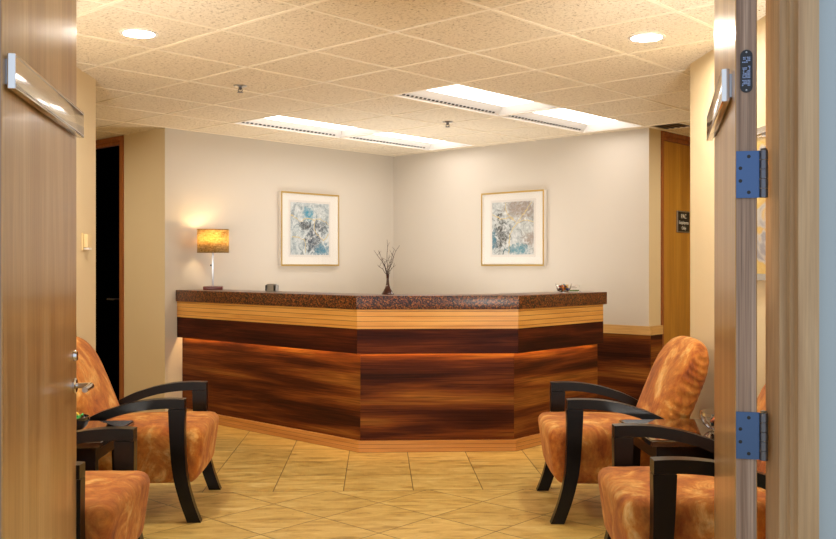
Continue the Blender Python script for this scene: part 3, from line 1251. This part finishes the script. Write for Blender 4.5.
def armchair(label):
    t = thing('armchair', label, 'armchair', group=CH_G)
    # seat cushion
    def shape(p):
        x, y, z = p
        kz = (z - .18) / .285
        if x > .1:
            x = x - .04 * (1 - kz) * (x - .1) / .35
        z += .018 * max(0, 1 - (y / .31) ** 2) * max(0, kz) * (1 if x < .3 else .7)
        z -= .035 * max(0, (.15 - x)) * kz
        x += .012 * (1 - (y / .31) ** 2) * (1 if x > .3 else 0)
        return Vector((x, y, z))
    bm = bmesh.new()
    add_rbox(bm, (-.25, -.312, .18), (.455, .312, .465), .055, 16, shape)
    link_mesh('seat', bm, M['suede'], t, True)
    # piping line is left to the fabric; backrest as a loft
    bm = bmesh.new()
    rings = []
    NV, NU = 80, 64
    zlow, ztop = .36, .915
    for iv in range(NV + 1):
        v = iv / NV
        v = 1 - (1 - v) ** 1.6
        cxx = -.130 - .222 * v - .008 * v * v
        czz = zlow + (ztop - zlow) * v
        a = max(0.0, (v - .58) / .42)
        wv = .315 * max(0.0, 1 - a ** 3.6) ** (1 / 3.4)
        tv = .084 * max(0.0, 1 - max(0, (v - .62) / .38) ** 2.4) ** .5
        tv *= 1 + .1 * math.sin(PI * v)
        if iv == NV:
            rings.append([bm.verts.new((cxx, 0, czz))])
            continue
        sl = math.atan2(.19 + .12 * v, ztop - zlow)
        rg = []
        for iu in range(NU):
            ang = 2 * PI * iu / NU
            cx_, sy_ = math.cos(ang), math.sin(ang)
            e = .5
            uy = math.copysign(abs(sy_) ** e, sy_)
            ux = math.copysign(abs(cx_) ** .62, cx_)
            # gathered pleats on the sides and over the top edge
            side = max(0.0, abs(uy) - .55) / .45
            back = 1.0 if cx_ < .35 else .25
            rp = 1 + .038 * side * back * math.sin(v * 84 + 2.2 * math.sin(v * 13 + ang * 2) + 1.5 * math.sin(ang * 5)) * (1 if v < .97 else 0)
            nx = ux * tv
            rg.append(bm.verts.new((cxx + nx * math.cos(sl), uy * wv * (1 + (rp - 1) * .55), czz + nx * math.sin(sl) * .9)))
        rings.append(rg)
    bm.faces.new(rings[0][::-1])
    for A, B in zip(rings, rings[1:]):
        for k in range(NU):
            k2 = (k + 1) % NU
            if len(B) == 1:
                bm.faces.new((A[k], A[k2], B[0]))
            else:
                bm.faces.new((A[k], A[k2], B[k2], B[k]))
    link_mesh('backrest', bm, M['suede'], t, True)
    # timber: arm rails, front legs (posts), rear legs
    top = arc((.37, .628), (.17, .643), (.0, .583), 10) + arc((.0, .585), (-.12, .545), (-.235, .462), 8)[1:]
    bot = arc((-.25, .405), (-.13, .485), (.0, .535), 8) + arc((.0, .535), (.16, .592), (.37, .580), 10)[1:]
    front = arc((.372, .578), (.366, .30), (.385, .22), 8) + arc((.385, .22), (.405, .11), (.452, 0), 8)[1:]
    rear = arc((.385, 0), (.335, .12), (.312, .24), 8) + arc((.312, .24), (.296, .33), (.288, .5775), 8)[1:]
    back = [(-.20, .42), (-.27, .41), (-.335, .2), (-.385, 0), (-.33, 0), (-.27, .2)]
    for s in (-1, 1):
        bm = bmesh.new()
        add_extrude(bm, top + bot, s * .345 - .031, s * .345 + .031)
        bmesh.ops.bevel(bm, geom=[e for e in bm.edges if len(e.link_faces) == 2 and e.calc_face_angle(0) > .6], offset=.004, segments=2, affect='EDGES')
        link_mesh('armrest', bm, M['black_wood'], t, True, auto=30)
        bm = bmesh.new()
        add_extrude(bm, front + rear, s * .345 - .026, s * .345 + .026)
        bmesh.ops.bevel(bm, geom=[e for e in bm.edges if len(e.link_faces) == 2 and e.calc_face_angle(0) > .6], offset=.003, segments=1, affect='EDGES')
        link_mesh('leg', bm, M['black_wood'], t, True, auto=30)
        bm = bmesh.new()
        add_extrude(bm, back, s * .33 - .024, s * .33 + .024)
        link_mesh('leg', bm, M['black_wood'], t)
    return t


ca = armchair('orange suede armchair with black arms nearest the reception desk on the left')
ca.location = (-1.362, 5.085, 0)
ca.rotation_euler = (0, 0, math.radians(1.4))
dup(ca, (-1.385, 3.555, 0), 0, 'orange suede armchair half hidden behind the left door leaf')
dup(ca, (1.350, 4.962, 0), PI - math.radians(4.0), 'orange suede armchair with full pleated back showing, by the right wall')
dup(ca, (1.352, 3.525, 0), PI - math.radians(3.3), 'orange suede armchair in the right foreground, cut off by the right door')


# ------------------------------------------------------------------ side tables between the chairs
def side_table(label):
    t = thing('side_table', label, 'side table', group='black side tables between the armchairs')
    bm = bmesh.new()
    add_box(bm, (-.27, -.275, .515), (.27, .275, .545))
    bmesh.ops.bevel(bm, geom=bm.edges[:], offset=.006, segments=3, affect='EDGES')
    link_mesh('table_top', bm, M['table_top'], t, True, auto=30)
    bm = bmesh.new()
    for lo, hi in (((-.235, -.24), (.235, -.22)), ((-.235, .22), (.235, .24)), ((-.235, -.22), (-.215, .22)), ((.215, -.22), (.235, .22))):
        add_box(bm, (lo[0], lo[1], .45), (hi[0], hi[1], .5148))
    link_mesh('apron', bm, M['black_wood'], t)
    for sx in (-1, 1):
        for sy in (-1, 1):
            bm = bmesh.new()
            rows = []
            for z, r, o in ((.5148, .026, 0), (.3, .023, .004), (.12, .02, .018), (0, .017, .032)):
                cx_, cy2 = sx * (.205 + o), sy * (.21 + o * .3)
                rows.append([bm.verts.new((cx_ + a * r, cy2 + b * r, z)) for a, b in ((-1, -1), (1, -1), (1, 1), (-1, 1))])
            bm.faces.new(rows[0])
            bm.faces.new(rows[-1][::-1])
            for A, B in zip(rows, rows[1:]):
                for k in range(4):
                    bm.faces.new((A[k], B[k], B[(k + 1) % 4], A[(k + 1) % 4]))
            link_mesh('leg', bm, M['black_wood'], t)
    return t


stl = side_table('glossy black side table between the two left armchairs')
stl.location = (-1.47, 4.325, 0)
str_ = dup(stl, (1.46, 4.245, 0), PI, 'glossy black side table between the two right armchairs')
ZT = .545


# ------------------------------------------------------------------ bowls and candies
def candies(center, n, r_in, z, cols, where, seed, size=.011):
    rr = random.Random(seed)
    k = 0
    protos = {}
    grp = 'wrapped candies in the ' + where
    for lay in range(3):
        m = n // 3 + (1 if lay < n % 3 else 0)
        rad = r_in * (1 - lay * .28)
        for q in range(m):
            a = 2 * PI * q / max(m, 1) + lay * .6 + rr.uniform(-.15, .15)
            rr_ = rad * (1 if q % 2 == 0 or lay == 2 else .55)
            col, cname = cols[k % len(cols)]
            k += 1
            if cname not in protos:
                bm = bmesh.new()
                e = size
                add_lathe(bm, [(0, -1.95 * e), (.7 * e, -2.0 * e), (.2 * e, -1.3 * e), (.62 * e, -1.0 * e), (.92 * e, -.45 * e), (.95 * e, 0), (.92 * e, .45 * e),
                               (.62 * e, 1.0 * e), (.2 * e, 1.3 * e), (.7 * e, 2.0 * e), (0, 1.95 * e)], 12)
                bm.transform(Matrix.Rotation(PI / 2, 4, 'Y') @ Matrix.Diagonal((.85, 1, 1, 1)))
                o = link_mesh('wrapped_candy', bm, plain('wrapper_' + cname, col, .25, Coat_Weight=.4), None, True)
                protos[cname] = o
            else:
                o = protos[cname].copy()
                C.objects.link(o)
            o.location = (center[0] + rr_ * math.cos(a), center[1] + rr_ * math.sin(a), z + lay * size * 1.25)
            o.rotation_euler = (rr.uniform(-.5, .5), rr.uniform(-.5, .5), rr.uniform(0, PI))
            tag(o, 'small %s wrapped candy piled in the %s' % (cname, where), 'candy', grp)


def bowl_prof(r, h, th=.004, foot=.4):
    o = [(0, 0), (r * foot, 0), (r * foot * 1.02, .004)]
    n = 10
    for i in range(n + 1):
        a = i / n
        o.append((r * foot + (r - r * foot) * math.sin(a * PI / 2), .004 + (h - .004) * (1 - math.cos(a * PI / 2))))
    i_ = []
    for i in range(n, -1, -1):
        a = i / n
        i_.append((max(0, r * foot - th + (r - r * foot) * math.sin(a * PI / 2)), .009 + (h - .009) * (1 - math.cos(a * PI / 2))))
    return o + i_ + [(0, .009)]


lb = (-1.412, 4.30)
b = lathe('candy_bowl', bowl_prof(.083, .068), M['dark_bowl'], None, 40)
b.location = (lb[0], lb[1], ZT + .0005)
tag(b, 'dark glazed bowl of candies on the left side table', 'bowl')
candies(lb, 21, .052, ZT + .053, [('#c01c1c', 'red'), ('#2f9a3d', 'green'), ('#e2b52a', 'yellow'), ('#d9d4c8', 'white'), ('#2c59b0', 'blue'), ('#d9662a', 'orange')], 'dark bowl on the left table', 5)
rb = (1.585, 4.20)
b = lathe('glass_bowl', bowl_prof(.092, .085, .005), M['glass'], None, 40)
b.location = (rb[0], rb[1], ZT + .0005)
tag(b, 'clear glass bowl on the right side table', 'bowl')
candies(rb, 15, .036, ZT + .035, [('#3a1408', 'brown'), ('#c2571c', 'orange'), ('#1c1512', 'black')], 'glass bowl on the right table', 9, .013)

# things on the counter
ZC = 1.0985


b = lathe('candy_dish', bowl_prof(.062, .07, .003, .34), M['glass'], None, 36)
CB = (1.44, 7.10)
b.location = (CB[0], CB[1], ZC + .0005)
tag(b, 'small clear glass dish of candies on the right end of the counter', 'bowl')
candies(CB, 21, .034, ZC + .026, [('#1f2f66', 'blue'), ('#d9a520', 'yellow'), ('#2f6b2f', 'green'), ('#8f1f24', 'red'), ('#16121a', 'black'), ('#d97a1e', 'orange')], 'glass dish on the counter', 21, .0105)
# business card holder with cards
t = thing('card_holder', 'clear card holder beside the candy dish on the counter', 'card holder', (1.535, 7.185, ZC), math.radians(20))
box('base', (-.055, -.03, .0005), (.055, .03, .006), M['glass'], t)
bm = bmesh.new()
add_extrude(bm, [(0, 0), (.004, 0), (.018, .045), (.014, .045)], -.05, .05)
bm.transform(Matrix.Rotation(PI / 2, 4, 'Z') @ Matrix.Translation((-.01, 0, .0062)))
link_mesh('back_support', bm, M['glass'], t)
bm = bmesh.new()
add_box(bm, (-.045, -.0125, .007), (.045, -.0105, .058))
cd = link_mesh('business_card', bm, M['card'])
cd.location = (1.535, 7.185, ZC)
cd.rotation_euler = (0, 0, math.radians(20))
tag(cd, 'white business card with a green foot band in the clear holder', 'card')
box('green_band', (-.044, -.0133, .0075), (.044, -.0127, .019), M['card_green'], cd)
bm = bmesh.new()
for z, x0, x1 in ((.034, -.03, .025), (.042, -.03, .01)):
    add_box(bm, (x0, -.0133, z), (x1, -.0127, z + .003))
link_mesh('printed_line', bm, plain('grey_print', '#a79c90', .6), cd)

# desk clock (small silver card box) on the left part
t = thing('desk_clock', 'small silver desk clock on the counter between lamp and vase', 'clock', (-.853, 7.453, ZC), math.radians(-28))
bm = bmesh.new()
add_extrude(bm, [(-.022, 0.0005), (.028, .0005), (.014, .062), (-.012, .062)], -.048, .048)
bm.transform(Matrix.Rotation(-PI / 2, 4, 'Z'))
bmesh.ops.bevel(bm, geom=bm.edges[:], offset=.004, segments=2, affect='EDGES')
link_mesh('case', bm, M['steel'], t, True, auto=35)
for x0, x1 in ((-.045, -.036), (.034, .045)):
    box('end_cap', (x0, -.029, .008), (x1, .024, .052), M['black'], t)

# table lamp
LP = (-1.425, 8.035)
t = thing('table_lamp', 'lit table lamp with a rectangular linen shade on the left end of the counter', 'lamp', (LP[0], LP[1], ZC), math.radians(6))
box('base', (-.082, -.06, .0005), (.082, .06, .03), M['base_wood'], t, .003)
box('pole', (-.0105, -.006, .0305), (.0045, .006, .42), M['steel'], t, .001)
lathe('switch_knob', [(0, 0), (.007, 0), (.007, .014), (0, .014)], M['black'], t, 14, (-.02, 0, .205))
bm = bmesh.new()
SW, SD, Z0, Z1 = .130, .085, .322, .522
q0 = [(-SW, -SD), (SW, -SD), (SW, SD), (-SW, SD)]
a = [bm.verts.new((x, y, Z0)) for x, y in q0]
b = [bm.verts.new((x, y, Z1)) for x, y in q0]
for k in range(4):
    bm.faces.new((a[k], a[(k + 1) % 4], b[(k + 1) % 4], b[k]))
bmesh.ops.bevel(bm, geom=[e for e in bm.edges if abs(e.verts[0].co.z - e.verts[1].co.z) > .1], offset=.012, segments=3, affect='EDGES')
sh = link_mesh('lamp_shade', bm, M['linen'], t, True, auto=60)
sh.modifiers.new('thickness', 'SOLIDIFY').thickness = .002
bind = plain('brown_binding', '#8a6a2c', .7)
for z in (Z0 - .001, Z1 - .004):
    bm = bmesh.new()
    for lo, hi in (((-SW - .0015, -SD - .0015), (SW + .0015, -SD + .0005)), ((-SW - .0015, SD - .0005), (SW + .0015, SD + .0015)), ((-SW - .0015, -SD), (-SW + .0005, SD)), ((SW - .0005, -SD), (SW + .0015, SD))):
        add_box(bm, (lo[0], lo[1], z), (hi[0], hi[1], z + .005))
    link_mesh('shade_binding', bm, bind, t)
bm = bmesh.new()
add_lathe(bm, [(0, 0), (.012, .004), (.022, .03), (.03, .055), (.022, .08), (0, .092)], 20, (-.003, 0, .4205))
bl = link_mesh('bulb', bm, M['bulb'], t, True)

# vase with twigs
VP_ = (.07, 6.70)
b = lathe('bud_vase', [(0, 0), (.044, 0), (.046, .004), (.036, .018), (.021, .045), (.0115, .08), (.009, .11), (.0105, .132), (.013, .138), (.010, .139), (.0075, .13), (.006, .1), (.006, .03), (0, .02)], M['vase'], None, 32)
b.location = (VP_[0], VP_[1], ZC + .0005)
tag(b, 'dark red flared vase holding bare twigs on the counter', 'vase')
rr = random.Random(11)
for k, (ex, ey, ez) in enumerate([(-.1, .02, .30), (-.068, -.02, .295), (-.035, .03, .24), (-.005, -.01, .372), (.012, .03, .27), (.045, -.02, .3), (.088, .01, .335), (.06, .02, .2), (-.075, .0, .2)]):
    bm = bmesh.new()
    aa = math.atan2(ey, ex)
    b0 = Vector((.0025 * math.cos(aa), .0025 * math.sin(aa), .03))
    b1 = Vector((.0052 * math.cos(aa), .0052 * math.sin(aa), .138))
    e = Vector((ex, ey, ez * 1.07))
    pts = [b0, b1]
    for i in range(1, 6):
        f = i / 5
        pts.append(b1.lerp(e, f) + Vector((rr.uniform(-.006, .006), rr.uniform(-.006, .006), 0)) * (1 if i < 5 else 0) + Vector((-ex * .25, 0, 0)) * math.sin(f * PI) * .6)
    add_tube(bm, pts, [.002, .002, .0021, .002, .0018, .0015, .001], 6)
    for i in (3, 4, 5):
        d = Vector((rr.uniform(-.03, .03), rr.uniform(-.015, .015), rr.uniform(.015, .04)))
        add_tube(bm, [pts[i], pts[i] + d * .5 + Vector((0, 0, .002)), pts[i] + d], [.0014, .0011, .0008], 5)
    tw = link_mesh('twig', bm, M['twig'], None, True)
    tw.location = (VP_[0], VP_[1], ZC + .0005)
    tag(tw, 'thin bare brown twig standing in the dark red vase', 'twig', 'twigs in the vase')
